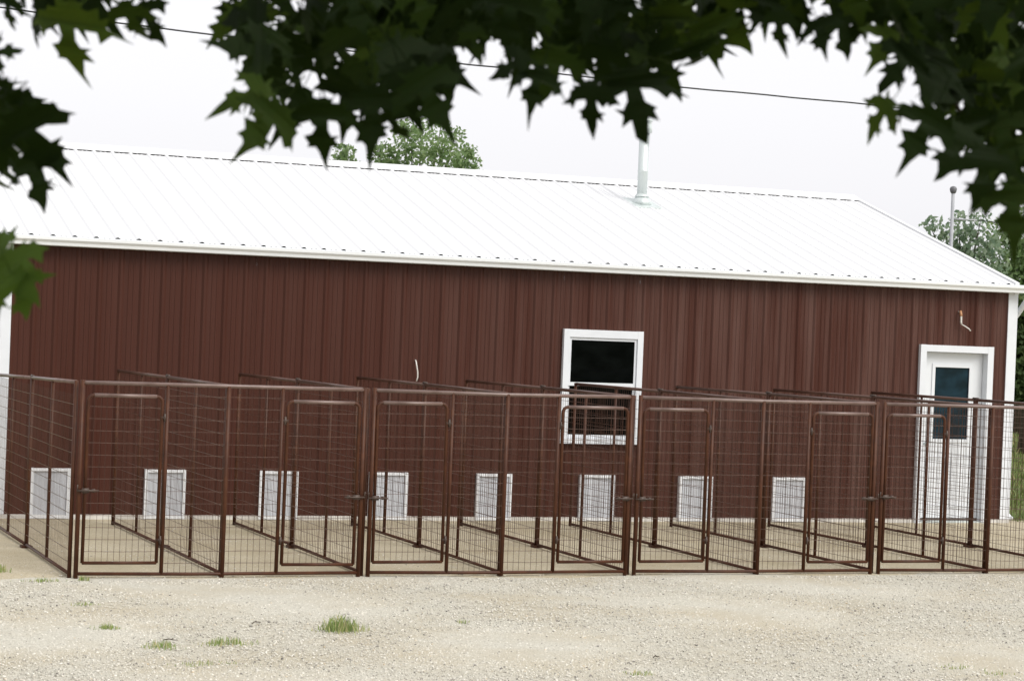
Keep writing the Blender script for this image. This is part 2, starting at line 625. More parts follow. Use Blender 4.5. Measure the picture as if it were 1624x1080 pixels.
# dark faces painting the shade inside the hollow rib ends at the eave
mb = MB()
k = 0
while RXL + (k + 0.5) * RIB < RXR:
    c = RXL + (k + 0.5) * RIB
    i = len(mb.v)
    y, z = YE - 0.004, ZE + 0.001
    mb.v += [(c - 0.018, y, z + 0.002), (c + 0.018, y, z + 0.002), (c + 0.008, y - 0.004, z + 0.013), (c - 0.008, y - 0.004, z + 0.013)]
    mb.f.append((i, i + 1, i + 2, i + 3))
    k += 1
bpart(mb, 'eave_rib_shade', M['foam_shade'])
# ridge cap riding on the ribs, black closure strip underneath to deepen the gap's shade
capw = 0.21
prof = []
for sgn in (-1, 1):
    pass
def on_roof(d, off):           # d metres (in y) below the ridge, off above the sheet
    y = YR - d
    return (y + nrm.y * off, ZE + (y - YE) * PITCHR + nrm.z * off)
p0, p1 = on_roof(capw + 0.004, 0.0185), on_roof(capw, 0.0225)
top = (YR, ZR + 0.045)
mirror = lambda q: (2 * YR - q[0], q[1])
prof = [p0, p1, top, mirror(p1), mirror(p0), (YR, ZR + 0.038)]
mb = MB(); mb.prism(prof, RXL - 0.02, RXR + 0.02)
bpart(mb, 'ridge_cap', M['roof'])
mb = MB()
c0, c1, c2 = on_roof(capw - 0.02, 0.0005), on_roof(capw - 0.02, 0.0175), on_roof(capw - 0.06, 0.0005)
mb.prism([c0, c1, c2], RXL + 0.03, RXR - 0.03)
bpart(mb, 'ridge_closure', M['foam_shade'])
# rake trims
for xx in (RXL, RXR):
    mb = MB()
    a = Vector((0, YE, ZE)); b_ = Vector((0, YR, ZR))
    mb.v = []
    for P in (a, b_, Vector((0, 2 * YR - YE, ZE))):
        mb.v += [(xx - 0.03, P.y, P.z + 0.028), (xx + 0.03, P.y, P.z + 0.028), (xx + 0.03, P.y, P.z - 0.12), (xx - 0.03, P.y, P.z - 0.12)]
    for k in range(2):
        for q in range(4):
            mb.f.append((4 * k + q, 4 * k + (q + 1) % 4, 4 * k + 4 + (q + 1) % 4, 4 * k + 4 + q))
    mb.f.append((3, 2, 1, 0)); mb.f.append((8, 9, 10, 11))
    bpart(mb, 'rake_trim', M['roof'])
# soffit, fascia, K gutter
mb = MB(); mb.box(RXL, RXR, YE + 0.01, 0.03, ZS, ZS + 0.012)
bpart(mb, 'soffit', M['gutter'])
g0 = YE - 0.002
gp = [(g0, ZS + 0.005), (g0 - 0.055, ZS + 0.005), (g0 - 0.062, ZS + 0.035), (g0 - 0.085, ZS + 0.062), (g0 - 0.088, ZS + 0.092), (g0 - 0.082, ZS + 0.092), (g0 - 0.079, ZS + 0.066), (g0 - 0.056, ZS + 0.038), (g0 - 0.050, ZS + 0.010), (g0 - 0.004, ZS + 0.010), (g0 - 0.004, ZE + 0.0005), (g0, ZE + 0.0005)]
mb = MB(); mb.prism(gp, RXL - 0.03, 16.60)
gut = bpart(mb, 'gutter', M['gutter'])
mb = MB(); mb.box(16.600, 16.604, g0 - 0.09, g0 + 0.001, ZS + 0.004, ZS + 0.095)
mb.build('end_cap', M['gutter'], gut)
mb = S(MB()); mb.tube([(16.545, g0 - 0.045, ZS + 0.02), (16.545, g0 - 0.04, ZS - 0.05), (16.53, g0 + 0.06, ZS - 0.12), (16.49, 0.04, ZS - 0.25), (16.475, 0.10, ZS - 0.32), (16.475, 0.10, 0.12), (16.50, 0.02, 0.05)], 0.036, 10)
ds = bpart(mb, 'downspout', M['trim'])
# corner trims
for x0, x1 in ((XL - 0.012, XL + 0.105), (XR - 0.125, XR + 0.012)):
    mb = MB(); mb.box(x0, x1, -0.030, 0.10, 0.055, ZS)
    bpart(mb, 'corner_trim', M['trim'])

# window: casing, two sashes, panes, sill
win = MB()
cw = 0.072
x0, x1, z0, z1 = WIN
win.box(x0, x0 + cw, -0.055, 0.02, z0 + 0.06, z1)
win.box(x1 - cw, x1, -0.055, 0.02, z0 + 0.06, z1)
win.box(x0 + cw, x1 - cw, -0.053, 0.02, z1 - cw - 0.02, z1 - 0.002)
wo = bpart(win, 'window', M['trim'])
mb = MB(); mb.box(x0 - 0.01, x1 + 0.01, -0.075, 0.02, z0, z0 + 0.058); mb.build('sill', M['trim'], wo)
zm = z0 + 0.52 * (z1 - z0)
for nm, a, b_, y in (('upper_sash', zm - 0.02, z1 - cw - 0.022, -0.036), ('lower_sash', z0 + 0.06, zm + 0.018, -0.018)):
    mb = MB()
    e = 0.03
    mb.box(x0 + cw + 0.001, x0 + cw + e, y, y + 0.02, a, b_)
    mb.box(x1 - cw - e, x1 - cw - 0.001, y, y + 0.02, a, b_)
    mb.box(x0 + cw + e, x1 - cw - e, y + 0.001, y + 0.019, a, a + 0.042)
    mb.box(x0 + cw + e, x1 - cw - e, y + 0.001, y + 0.019, b_ - e, b_)
    mb.build(nm, M['trim'], wo)
    mb = MB(); mb.box(x0 + cw + e - 0.002, x1 - cw - e + 0.002, y + 0.011, y + 0.015, a + 0.04, b_ - e + 0.002)
    mb.build('pane', M['pane'], wo)
mb = MB(); mb.box(x0 + 0.10, x1 - 0.10, 0.12, 0.13, z0 + 0.03, z1 - 0.03); mb.build('dark_backing', M['foam_shade'], wo)  # black sheet added behind the glass for the dark of the room

# entrance door
x0, x1, _, z1 = DOOR
dr = MB()
dc = 0.085
dr.box(x0, x0 + dc, -0.055, 0.13, 0.0, z1)
dr.box(x1 - dc, x1, -0.055, 0.13, 0.0, z1)
dr.box(x0 + dc, x1 - dc, -0.053, 0.13, z1 - dc, z1 - 0.002)
do = bpart(dr, 'door', M['trim'])
lf = MB()
lx0, lx1, lz1, ly = x0 + dc + 0.004, x1 - dc - 0.004, z1 - dc - 0.005, 0.055
gx0, gx1, gz0, gz1 = 15.305, 15.825, 1.03, 1.945
lf.box(lx0, gx0, ly, ly + 0.045, 0.03, lz1)
lf.box(gx1, lx1, ly, ly + 0.045, 0.03, lz1)
lf.box(gx0, gx1, ly, ly + 0.045, 0.03, gz0)
lf.box(gx0, gx1, ly, ly + 0.045, gz1, lz1)
lf.build('door_leaf', M['door'], do)
mb = MB()
for (a, b_, c, d) in ((gx0 - 0.03, gx0 + 0.012, gz0 - 0.03, gz1 + 0.03), (gx1 - 0.012, gx1 + 0.03, gz0 - 0.03, gz1 + 0.03), (gx0 + 0.012, gx1 - 0.012, gz0 - 0.03, gz0 + 0.012), (gx0 + 0.012, gx1 - 0.012, gz1 - 0.012, gz1 + 0.03)):
    mb.box(a, b_, ly - 0.012, ly - 0.0005, c, d)
mb.build('glazing_frame', M['door'], do)
mb = MB(); mb.box(gx0 + 0.001, gx1 - 0.001, ly + 0.012, ly + 0.02, gz0 + 0.001, gz1 - 0.001); mb.build('pane', M['door_pane'], do)
mb = MB()
for cx0, cx1 in ((lx0 + 0.11, 15.53), (15.60, lx1 - 0.11)):
    for (a, b_, c, d) in ((cx0, cx0 + 0.02, 0.2, 0.82), (cx1 - 0.02, cx1, 0.2, 0.82), (cx0 + 0.02, cx1 - 0.02, 0.2, 0.22), (cx0 + 0.02, cx1 - 0.02, 0.80, 0.82)):
        mb.box(a, b_, ly - 0.008, ly - 0.0005, c, d)
mb.build('panel_moulding', M['door'], do)
mb = S(MB()); mb.tube([(lx0 + 0.07, ly, 0.98), (lx0 + 0.07, ly - 0.05, 0.98)], 0.013, 8)
mb.tube([(lx0 + 0.07, ly - 0.05, 0.98), (lx0 + 0.07, ly - 0.075, 0.98)], [0.028, 0.022], 10); mb.build('door_knob', M['zinc'], do)
mb = MB(); mb.box(x0 + dc, x1 - dc, -0.05, 0.12, -0.02, 0.028); mb.build('threshold', M['zinc'], do)

# eight dog doors
dogs = [(4.221, 4.639), (5.439, 5.887), (6.71, 7.147), (7.973, 8.427), (9.255, 9.687), (10.534, 10.978), (11.811, 12.251), (13.063, 13.502)]
for a, b_ in dogs:
    mb = MB()
    zt, zb, e = 0.545, 0.012, 0.032
    mb.box(a, a + e, -0.052, -0.001, zb, zt)
    mb.box(b_ - e, b_, -0.052, -0.001, zb, zt)
    mb.box(a + e, b_ - e, -0.050, -0.001, zt - e, zt - 0.002)
    mb.box(a + e, b_ - e, -0.050, -0.001, zb + 0.002, zb + e)
    d_ = bpart(mb, 'dog_door', M['dog_frame'])
    fl = MB()
    nn = 10
    w_ = random.uniform(-0.004, 0.004)
    fl.sheet([[(a + e + (b_ - a - 2 * e) * q / nn, -0.030 + 0.004 * math.sin(q * 1.3 + w_ * 900) * (1 - r_) + w_ * (1 - r_), zb + e + (zt - zb - 2 * e) * r_) for q in range(nn + 1)] for r_ in (0, 0.4, 0.8, 1.0)])
    fl.smooth = True
    fl.build('flap', M['flap'], d_)

# galvanised flue
vp = S(MB())
fx, fy = 12.535, 2.9
fz = ZE + (fy - YE) * PITCHR
vp.lathe(fx, fy, [(0.068, fz - 0.1), (0.068, fz + 0.42), (0.070, fz + 0.425), (0.070, fz + 0.44), (0.067, fz + 0.445), (0.067, fz + 0.99)], 20)
vpo = bpart(vp, 'vent_pipe', M['zinc'])
mb = S(MB()); mb.lathe(fx, fy, [(0.066, fz + 0.93), (0.10, fz + 0.935), (0.10, fz + 1.0), (0.09, fz + 1.04), (0.085, fz + 1.08), (0.105, fz + 1.085), (0.105, fz + 1.10), (0.02, fz + 1.16)], 20); mb.build('cap', M['zinc'], vpo)
mb = S(MB()); mb.lathe(fx, fy, [(0.07, fz + 0.135), (0.098, fz + 0.10), (0.098, fz + 0.092), (0.07, fz + 0.09)], 20); mb.build('storm_collar', M['zinc'], vpo)
mb = MB()
for r_, off in ((None, 0.021),):
    pts = []
    for sx, sy in ((-0.19, -0.22), (0.19, -0.22), (0.19, 0.22), (-0.19, 0.22)):
        pts.append((fx + sx, fy + sy, fz + sy * PITCHR + off))
    mb.v += pts + [(p[0], p[1], p[2] - 0.018) for p in pts]
    mb.f += [(0, 1, 2, 3), (0, 4, 5, 1), (1, 5, 6, 2), (2, 6, 7, 3), (3, 7, 4, 0)]
mb.build('flashing', M['zinc'], vpo)
mb = S(MB()); mb.lathe(fx, fy, [(0.14, fz - 0.02), (0.13, fz + 0.035), (0.085, fz + 0.09), (0.071, fz + 0.10)], 20); mb.build('boot', M['zinc'], vpo)

# cable stubs left sticking out of the wall
st = S(MB()); st.tube([(8.47, 0.0, 1.81), (8.468, -0.035, 1.80), (8.475, -0.05, 1.74), (8.488, -0.05, 1.68), (8.49, -0.05, 1.62), (8.478, -0.05, 1.575)], 0.008, 6)
tag(st.build('cable_stub', M['white_wire']), 'short white cable end hanging from the wall left of the window', 'cable')
st = S(MB()); st.tube([(15.585, 0.0, 2.63), (15.585, -0.05, 2.625), (15.590, -0.06, 2.58), (15.592, -0.06, 2.50), (15.60, -0.06, 2.475)], [0.010, 0.010, 0.013, 0.013, 0.011], 8)
so = st.build('wire_stub', M['white_wire'])
tag(so, 'bent cable stub with orange end sticking out above the white door', 'cable')
mb = S(MB()); mb.tube([(15.60, -0.06, 2.475), (15.65, -0.07, 2.45), (15.70, -0.08, 2.42), (15.72, -0.085, 2.395)], 0.008, 6); mb.build('cable_end', M['white_wire'], so)
mb = S(MB()); mb.tube([(15.584, -0.048, 2.640), (15.586, -0.062, 2.60), (15.588, -0.062, 2.575)], 0.0155, 8); mb.build('sleeve', M['orange'], so)

# ------------------------------------------------------------------ kennel runs
YF = -5.05
PX = [3.74, 5.04, 6.31, 7.617, 8.89, 10.215, 11.488, 12.765, 14.05]
ZT = 1.640
RT_ = 0.0165                      # tube radius


def wires(mb, o, ux, x0, x1, z0, z1, dx=0.0530, dz=0.1016, r=0.0019):
    """welded 2 x 4 inch wire between x0..x1 along unit vector ux from origin o"""
    n = max(1, int(round((x1 - x0) / dx)))
    sd = Vector((-ux[1], ux[0], 0))
    ux = Vector(ux)
    f0 = len(mb.f)
    for k in range(1, n):
        a = x0 + (x1 - x0) * k / n + random.uniform(-0.003, 0.003)
        p = o + ux * a
        tilt = random.uniform(-0.004, 0.004)
        mb.tube([p + Vector((0, 0, z0)), p + ux * tilt + Vector((0, 0, z1))], r, 3, False)
    mb.mi = (mb.mi or []) + [(f0, len(mb.f))]
    mb.mat2 = M['wire_dark']
    z = z1 - 0.085
    while z > z0 + 0.02:
        sag = random.uniform(-0.005, 0.003)
        a, b_ = o + ux * x0 + sd * 0.004, o + ux * x1 + sd * 0.004
        mid = (a + b_) * 0.5
        mb.tube([a + Vector((0, 0, z)), mid + Vector((0, 0, z + sag)), b_ + Vector((0, 0, z))], r * 1.3, 4, False)
        z -= dz
    return mb


def rail(pts, r=RT_, seg=10):
    return S(MB()).tube(pts, r, seg)


def rounded_frame(x0, x1, z0, z1, rad=0.05):
    pts = []
    pts.append((x0, 0, z0 + 0.0))
    pts.append((x0, 0, z1 - rad))
    for q in range(1, 5):
        th = math.pi - math.pi / 2 * q / 4
        pts.append((x0 + rad + rad * math.cos(th), 0, z1 - rad + rad * math.sin(th)))
    pts.append((x1 - rad, 0, z1))
    for q in range(1, 5):
        th = math.pi / 2 - math.pi / 2 * q / 4
        pts.append((x1 - rad + rad * math.cos(th), 0, z1 - rad + rad * math.sin(th)))
    pts.append((x1, 0, z0))
    return pts


gates_x = [((3.835, 4.465), (5.565, 6.215)), ((6.395, 7.045), (8.165, 8.815)), ((8.985, 9.640), (10.755, 11.405)), ((11.570, 12.215), (13.33, 13.96))]
ORD = ['at the left corner', 'left of the window', 'right of the window', 'before the white door']
for k in range(4):
    xa, xb = PX[2 * k] + 0.045, PX[2 * k + 2] - 0.045
    xm = PX[2 * k + 1]
    pn = empty('front_fence_panel', (xa, YF, 0), 'brown front fence panel with two wire gates, ' + ORD[k], 'fence panel', 'front fence panels of the kennel runs')
    L = xb - xa
    S_ = lambda xx: xx - xa
    tilt = [0.006, -0.004, 0.0, 0.005][k]
    rail([(0, 0, ZT), (L * 0.5, 0, ZT - 0.006 + tilt), (L, 0, ZT)]).build('top_rail', M['rail'], pn)
    rail([(0, 0, 0.035), (L * 0.4, 0, 0.028), (L, 0, 0.033)], 0.015).build('bottom_rail', M['steel'], pn)
    for xx, z0 in ((0, -0.005), (L, -0.005), (S_(xm), 0.0)):
        rail([(xx, 0, z0), (xx, 0, ZT + (0.02 if xx in (0, L) else -0.003))], 0.0195).build('post', M['steel'], pn)
    (ga, gb), (gc, gd) = gates_x[k]
    hp = (S_(gb) + 0.045, S_(gc) - 0.045)
    for xx in hp:
        rail([(xx, 0, 0.03), (xx, 0, ZT - 0.002)], 0.0170).build('post', M['steel'], pn)
    mb = MB()
    wires(mb, Vector((0, -0.006, 0)), (1, 0, 0), hp[0], S_(xm), 0.03, ZT - 0.01)
    wires(mb, Vector((0, -0.006, 0)), (1, 0, 0), S_(xm), hp[1], 0.03, ZT - 0.01)
    tag(mb.build('wire_mesh', M['wire'], pn), kind='stuff')
    for gi, (g0_, g1_) in enumerate(((ga, gb), (gc, gd))):
        a, b_ = S_(g0_), S_(g1_)
        zb, zt = 0.125 - 0.006 * gi + random.uniform(-0.008, 0.008), 1.535 + random.uniform(-0.006, 0.006)
        fr = S(MB())
        fr.tube(rounded_frame(a, b_, zb, zt), 0.0150, 10)
        go = fr.build('gate', M['steel'], pn)
        go.rotation_euler = (0, random.uniform(-0.004, 0.004), 0)
        rail([(a + 0.05, 0, zt), (b_ - 0.05, 0, zt)], 0.0158).build('gate_top_rail', M['rail'], go)  # sleeve over the frame's top bar, carrying the painted highlight
        rail([(a, 0, zb), (b_, 0, zb)], 0.0140).build('gate_bottom_rail', M['steel'], go)
        mb = MB(); wires(mb, Vector((0, -0.006, 0)), (1, 0, 0), a, b_, zb, zt - 0.01)
        tag(mb.build('gate_mesh', M['wire'], go), kind='stuff')
        # slide bolt latch on the side away from the hinges
        lx, sgn = (a, 1) if gi == 0 else (b_, -1)
        zl = 0.715 + random.uniform(-0.03, 0.03)
        lb = S(MB())
        lb.tube([(lx - sgn * 0.075, -0.035, zl), (lx + sgn * 0.11, -0.035, zl)], 0.0075, 6)
        lb.tube([(lx - sgn * 0.07, -0.035, zl), (lx - sgn * 0.07, -0.045, zl + 0.05)], 0.006, 6)
        lb.box(lx - 0.03, lx + 0.03, -0.03, -0.016, zl - 0.02, zl + 0.02)
        lb.box(lx + sgn * 0.07 - 0.012, lx + sgn * 0.07 + 0.012, -0.034, -0.004, zl - 0.014, zl + 0.014)
        lb.build('latch', M['metal'], go)
        hx = b_ + 0.022 if gi == 0 else a - 0.022
        for zh in (0.32, 1.36):
            hb = S(MB()); hb.tube([(hx, -0.012, zh - 0.035), (hx, -0.012, zh + 0.035)], 0.011, 8)
            hb.box(hx - 0.03, hx + 0.03, -0.014, -0.004, zh - 0.012, zh + 0.012)
            hb.build('hinge', M['metal'], go)

# side and divider panels running back to the shed
YBK = -0.60
NTH = ['leftmost side', 'second divider', 'third divider', 'fourth divider', 'fifth divider', 'sixth divider', 'seventh divider', 'eighth divider', 'rightmost side']
PLACE = ['outer brown wire side panel at the left end of the runs', 'brown wire divider between the first and second dog doors', 'brown wire divider between the second and third dog doors',
         'brown wire divider between the third and fourth dog doors', 'brown wire divider between the fourth and fifth dog doors', 'brown wire divider between the fifth and sixth dog doors, below the window',
         'brown wire divider between the sixth and seventh dog doors', 'brown wire divider between the seventh and eighth dog doors', 'outer brown wire side panel between the last dog door and the white door']
for k in range(9):
    dv = empty('divider_panel', (PX[k], YF + 0.05, 0), PLACE[k], 'fence panel', 'divider panels between the kennel runs')
    Lp = YBK - (YF + 0.05)
    dxs = random.uniform(-0.05, 0.02)
    zt0, zt1 = ZT + 0.0, (1.535 if k == 0 else 1.612)
    uy = Vector((dxs, Lp, 0)); ln = uy.length; uy = uy / ln

    def P(t, z):
        return tuple(uy * t + Vector((0, 0, z)))
    half = ln * 0.5
    rail([P(0, zt0), P(half - 0.02, zt0 * 0.5 + zt1 * 0.5 + 0.004)]).build('top_rail', M['rail' if k == 0 else 'rail_faint_highlight'], dv)
    rail([P(half + 0.02, zt0 * 0.5 + zt1 * 0.5 + 0.002), P(ln, zt1)]).build('top_rail', M['rail' if k == 0 else 'rail_faint_highlight'], dv)
    rail([P(0, 0.03), P(half - 0.02, 0.035)], 0.015).build('bottom_rail', M['steel'], dv)
    rail([P(half + 0.02, 0.035), P(ln, 0.03)], 0.015).build('bottom_rail', M['steel'], dv)
    for t, r_, z0 in ((0, 0.018, -0.005), (ln * 0.25, 0.0145, 0.03), (half - 0.022, 0.0165, 0.0), (half + 0.022, 0.0165, 0.0), (ln * 0.75, 0.0145, 0.03), (ln, 0.018, 0.0)):
        zt_ = zt0 + (zt1 - zt0) * t / ln + (0.012 if t in (0, ln) else 0)
        rail([P(t, z0), P(t, zt_)], r_).build('post', M['steel'], dv)
    mb = MB(); mb.box(-0.05, 0.05, half - 0.06, half + 0.06, -0.01, 0.028)
    mb.build('foot_plate', M['steel'], dv)
    cl = S(MB()); cl.tube([P(half - 0.05, zt0 * 0.5 + zt1 * 0.5 + 0.018), P(half + 0.05, zt0 * 0.5 + zt1 * 0.5 + 0.018)], 0.014, 8); cl.build('clamp', M['metal'], dv)
    mb = MB()
    off = Vector((-0.006, 0, 0))
    wires(mb, off, tuple(uy), 0.0, half - 0.024, 0.03, zt1 - 0.0)
    wires(mb, off, tuple(uy), half + 0.024, ln, 0.03, zt1 - 0.01)
    tag(mb.build('wire_mesh', M['wire'], dv), kind='stuff')

# ------------------------------------------------------------------ overhead line and mast
pts = [(xx, 8.0, 6.035 + 0.00125 * (xx - 21.5) ** 2 + 0.010 * math.sin(xx * 2.3) * math.sin(xx * 0.9)) for xx in np.arange(-20, 62, 0.5)]
pl = S(MB()); pl.tube(pts, 0.012, 6)
tag(pl.build('power_line', M['cable']), 'thin black overhead cable crossing the white sky above the roof', 'cable')
mp = at_depth(1512, 300, 34.0)
mast = empty('service_mast', (mp.x, mp.y, 0), 'slim grey service mast with a dark rounded cap behind the right roof edge', 'mast')
S(MB()).tube([(0, 0, -0.05), (0, 0, mp.z - 0.04)], [0.029, 0.027], 12).build('pole', M['mast'], mast)
S(MB()).lathe(0, 0, [(0.028, mp.z - 0.07), (0.045, mp.z - 0.05), (0.056, mp.z), (0.042, mp.z + 0.03), (0.015, mp.z + 0.042)], 14).build('weather_cap', M['cap'], mast)
S(MB()).tube([(-0.02, 0, mp.z - 0.46), (0.38, -0.1, mp.z - 0.46)], 0.013, 8).build('bracket', M['mast'], mast)
q0 = mp + Vector((0.38, -0.1, -0.46))
sl = S(MB()); sl.tube([q0 + Vector((t * 9, -t * 3.0, -0.35 * t * (1 - t) * 2)) for t in np.linspace(0, 1, 16)], 0.007, 5)
tag(sl.build('service_cable', M['cable']), 'thin cable leaving the grey mast to the right', 'cable')


# ------------------------------------------------------------------ background trees
def leaf_cloud(centers, radii, counts, size, squash=0.85, rim=0.5):
    """diamond leaves through several clumps -> verts, quads"""
    Vs, Fs = [], []
    base = 0
    for c, r, n in zip(centers, radii, counts):
        d = rng.normal(size=(n, 3))
        d /= np.linalg.norm(d, axis=1, keepdims=True)
        rr = r * rng.random(n) ** rim
        p = np.array(c) + d * rr[:, None] * np.array([1, 1, squash])
        a = rng.normal(size=(n, 3)); a /= np.linalg.norm(a, axis=1, keepdims=True)
        b_ = np.cross(a, rng.normal(size=(n, 3))); b_ /= np.linalg.norm(b_, axis=1, keepdims=True)
        s_ = size * rng.uniform(0.6, 1.3, n)[:, None]
        q = np.stack([p - a * s_, p + b_ * s_ * 0.55, p + a * s_, p - b_ * s_ * 0.55], 1)
        Vs.append(q.reshape(-1, 3))
        Fs.append(base + np.arange(4 * n).reshape(n, 4))
        base += 4 * n
    return np.concatenate(Vs), np.concatenate(Fs)


def tree(label, bx, by, height, clumps, size, material, group, trunk_r=0.14):
    t = empty('background_tree', (bx, by, -0.03), label, 'tree', group)
    o = Vector((bx, by, -0.03))
    tk = S(MB())
    top_ = height * 0.62
    tk.tube([(0, 0, -0.1), (0.05, 0, top_ * 0.4), (-0.03, 0.05, top_ * 0.8), (0.04, 0, top_)], [trunk_r * 1.3, trunk_r, trunk_r * 0.75, trunk_r * 0.4], 10)
    for (c, r, n) in clumps:
        e = Vector(c) - o
        st_ = Vector((0, 0, min(top_ * 0.9, max(0.8, e.z * 0.55))))
        mid = st_.lerp(e, 0.5) + Vector((0, 0, 0.1))
        tk.tube([st_, mid, e], [trunk_r * 0.35, trunk_r * 0.22, trunk_r * 0.06], 6)
    tk.build('trunk', M['bark'], t)
    V_, F_ = leaf_cloud([tuple(Vector(c) - o) for c, r, n in clumps], [r for c, r, n in clumps], [n for c, r, n in clumps], size)
    tag(link('crown', np_mesh('crown', V_, F_, material), t), kind='stuff')
    return t


def cl(u, v, d, r_px, n):
    p = at_depth(u, v, d)
    return (tuple(p), r_px * d / FPX, n)


D1 = 60.0
c_main = [cl(652, 232, D1, 42, 900), cl(700, 240, D1 - 1, 42, 1000), cl(615, 255, D1, 36, 800), cl(738, 262, D1, 30, 700), cl(668, 205, D1 + 1, 24, 330),
          cl(640, 200, D1 + 1, 16, 160), cl(722, 215, D1, 18, 190), cl(700, 198, D1, 15, 130), cl(745, 240, D1, 16, 180), cl(598, 236, D1, 15, 150),
          cl(660, 290, D1, 70, 1500), cl(720, 300, D1, 60, 1100), cl(610, 310, D1, 60, 900)]
tp = at_depth(665, 300, D1)
c_main = [(c, r, int(n * (0.5 if i < 10 else 0.25))) for i, (c, r, n) in enumerate(c_main)]
tree('round green tree showing above the middle of the white roof', tp.x, tp.y, 6.5, c_main, 0.075, M['far_leaf'], 'trees behind the shed', 0.18)
c_small = [cl(546, 243, D1, 20, 300), cl(540, 262, D1, 22, 320), cl(556, 270, D1, 22, 320), cl(530, 290, D1, 40, 600)]
tp = at_depth(545, 300, D1)
c_small = [(c, r, int(n * 0.6)) for c, r, n in c_small]
tree('small green treetop left of the round tree above the roof', tp.x, tp.y, 5.8, c_small, 0.07, M['far_leaf'], 'trees behind the shed', 0.10)
D2 = 52.0
c_r1 = [cl(1500, 372, D2, 34, 420), cl(1540, 362, D2, 30, 320), cl(1475, 356, D2, 18, 110), cl(1530, 395, D2, 36, 620), cl(1568, 388, D2, 34, 420), cl(1520, 345, D2, 16, 70), cl(1556, 345, D2, 18, 90), cl(1500, 420, D2, 45, 700), cl(1560, 430, D2, 45, 900)]
tp = at_depth(1530, 420, D2)
c_r1 = [(c, r, int(n * 0.4)) for c, r, n in c_r1]
tree('thin pale green tree behind the grey mast at the right roof edge', tp.x, tp.y, 5.2, c_r1, 0.075, M['pale_leaf'], 'trees behind the shed', 0.12)
c_r2 = [cl(1600, 375, D2 + 3, 42, 700), cl(1630, 352, D2 + 3, 40, 600), cl(1610, 420, D2 + 3, 45, 1200), cl(1650, 400, D2 + 3, 50, 1200), cl(1590, 440, D2 + 3, 30, 600), cl(1660, 340, D2 + 3, 40, 500), cl(1625, 450, D2 + 3, 45, 1200)]
tp = at_depth(1625, 430, D2 + 3)
c_r2 = [(c, r, int(n * 0.55)) for c, r, n in c_r2]
tree('fuller green tree at the right edge above the eave corner', tp.x, tp.y, 5.6, c_r2, 0.08, M['far_leaf'], 'trees behind the shed', 0.16)
c_r3 = [cl(1622, 495, 46, 34, 1500), cl(1650, 520, 46, 45, 1600), cl(1618, 540, 46, 36, 1500), cl(1640, 580, 46, 44, 1600), cl(1615, 600, 46, 34, 1300), cl(1660, 620, 46, 50, 1200), cl(1620, 625, 46, 26, 800)]
tp = at_depth(1632, 560, 46)
tree('dark dense tree right of the shed corner below the eave', tp.x, tp.y, 3.6, c_r3, 0.08, M['dark_leaf'], 'trees behind the shed', 0.14)


# ------------------------------------------------------------------ grass
def blades(n, sx, sy, h, w, lean=0.5):
    x_ = rng.normal(size=n) * sx
    y_ = rng.normal(size=n) * sy
    hh = h * rng.uniform(0.35, 1.0, n) * np.exp(-(x_ ** 2) / (2 * (sx * 1.6) ** 2))
    th = rng.uniform(0, 2 * np.pi, n)
    lx, ly_ = np.cos(th) * hh * lean * rng.random(n), np.sin(th) * hh * lean * rng.random(n)
    ang = rng.uniform(0, np.pi, n)
    wx, wy = np.cos(ang) * w, np.sin(ang) * w
    z0 = np.full(n, -0.005)
    q = np.stack([np.stack([x_ - wx, y_ - wy, z0], -1), np.stack([x_ + wx, y_ + wy, z0], -1),
                  np.stack([x_ + lx * 0.45 + wx * 0.7, y_ + ly_ * 0.45 + wy * 0.7, hh * 0.6], -1), np.stack([x_ + lx, y_ + ly_, hh], -1)], 1)
    return q.reshape(-1, 3), np.arange(4 * n).reshape(n, 4)


tufts = [((5.14, -8.22), 0.085, 0.06, 0.13, 300, 'tallest green grass tuft in the gravel, below the middle gates', 'grass tuft'),
         ((4.15, -8.76), 0.09, 0.06, 0.055, 170, 'low spreading weed right of the small tuft in the gravel', 'weed'),
         ((3.66, -8.85), 0.06, 0.05, 0.055, 110, 'small green tuft left of the spreading weed in the gravel', 'grass tuft'),
         ((3.47, -7.97), 0.05, 0.04, 0.045, 110, 'small bright tuft in the gravel at the left', 'grass tuft'),
         ((3.50, -5.25), 0.11, 0.03, 0.035, 90, 'thin grass at the left foot of the corner post', 'grass tuft'),
         ((3.83, -5.20), 0.03, 0.03, 0.06, 50, 'tiny tuft under the first gate at the corner post', 'grass tuft'),
         ((3.22, -4.62), 0.05, 0.05, 0.09, 90, 'grass tuft beside the side panel at the left edge', 'grass tuft'),
         ((8.95, -10.40), 0.10, 0.06, 0.022, 45, 'faint low weed in the gravel at the lower right', 'weed'),
         ((9.12, -10.68), 0.05, 0.04, 0.03, 40, 'small weed in the lower right corner of the gravel', 'weed'),
         ((3.80, -9.60), 0.12, 0.05, 0.025, 80, 'flat sparse weed below the small tufts at the left', 'weed'),
         ((6.20, -7.90), 0.03, 0.03, 0.03, 30, 'tiny weed right of the tallest tuft', 'weed'),
         ((3.56, -6.70), 0.07, 0.05, 0.025, 60, 'low pale weed near the fence corner at the left', 'weed'),
         ((6.55, -10.35), 0.06, 0.04, 0.03, 50, 'small weed at the bottom edge near the middle', 'weed')]
for (tx, ty), sx, sy, h, n, lab, cat in tufts:
    V_, F_ = blades(n, sx, sy, h, 0.0032)
    t = empty('grass_tuft' if 'tuft' in cat else 'weed', (tx, ty, 0.0), lab, cat, 'grass tufts in the gravel')
    tag(link('blades', np_mesh('blades', V_, F_, M['weed']), t), kind='stuff')
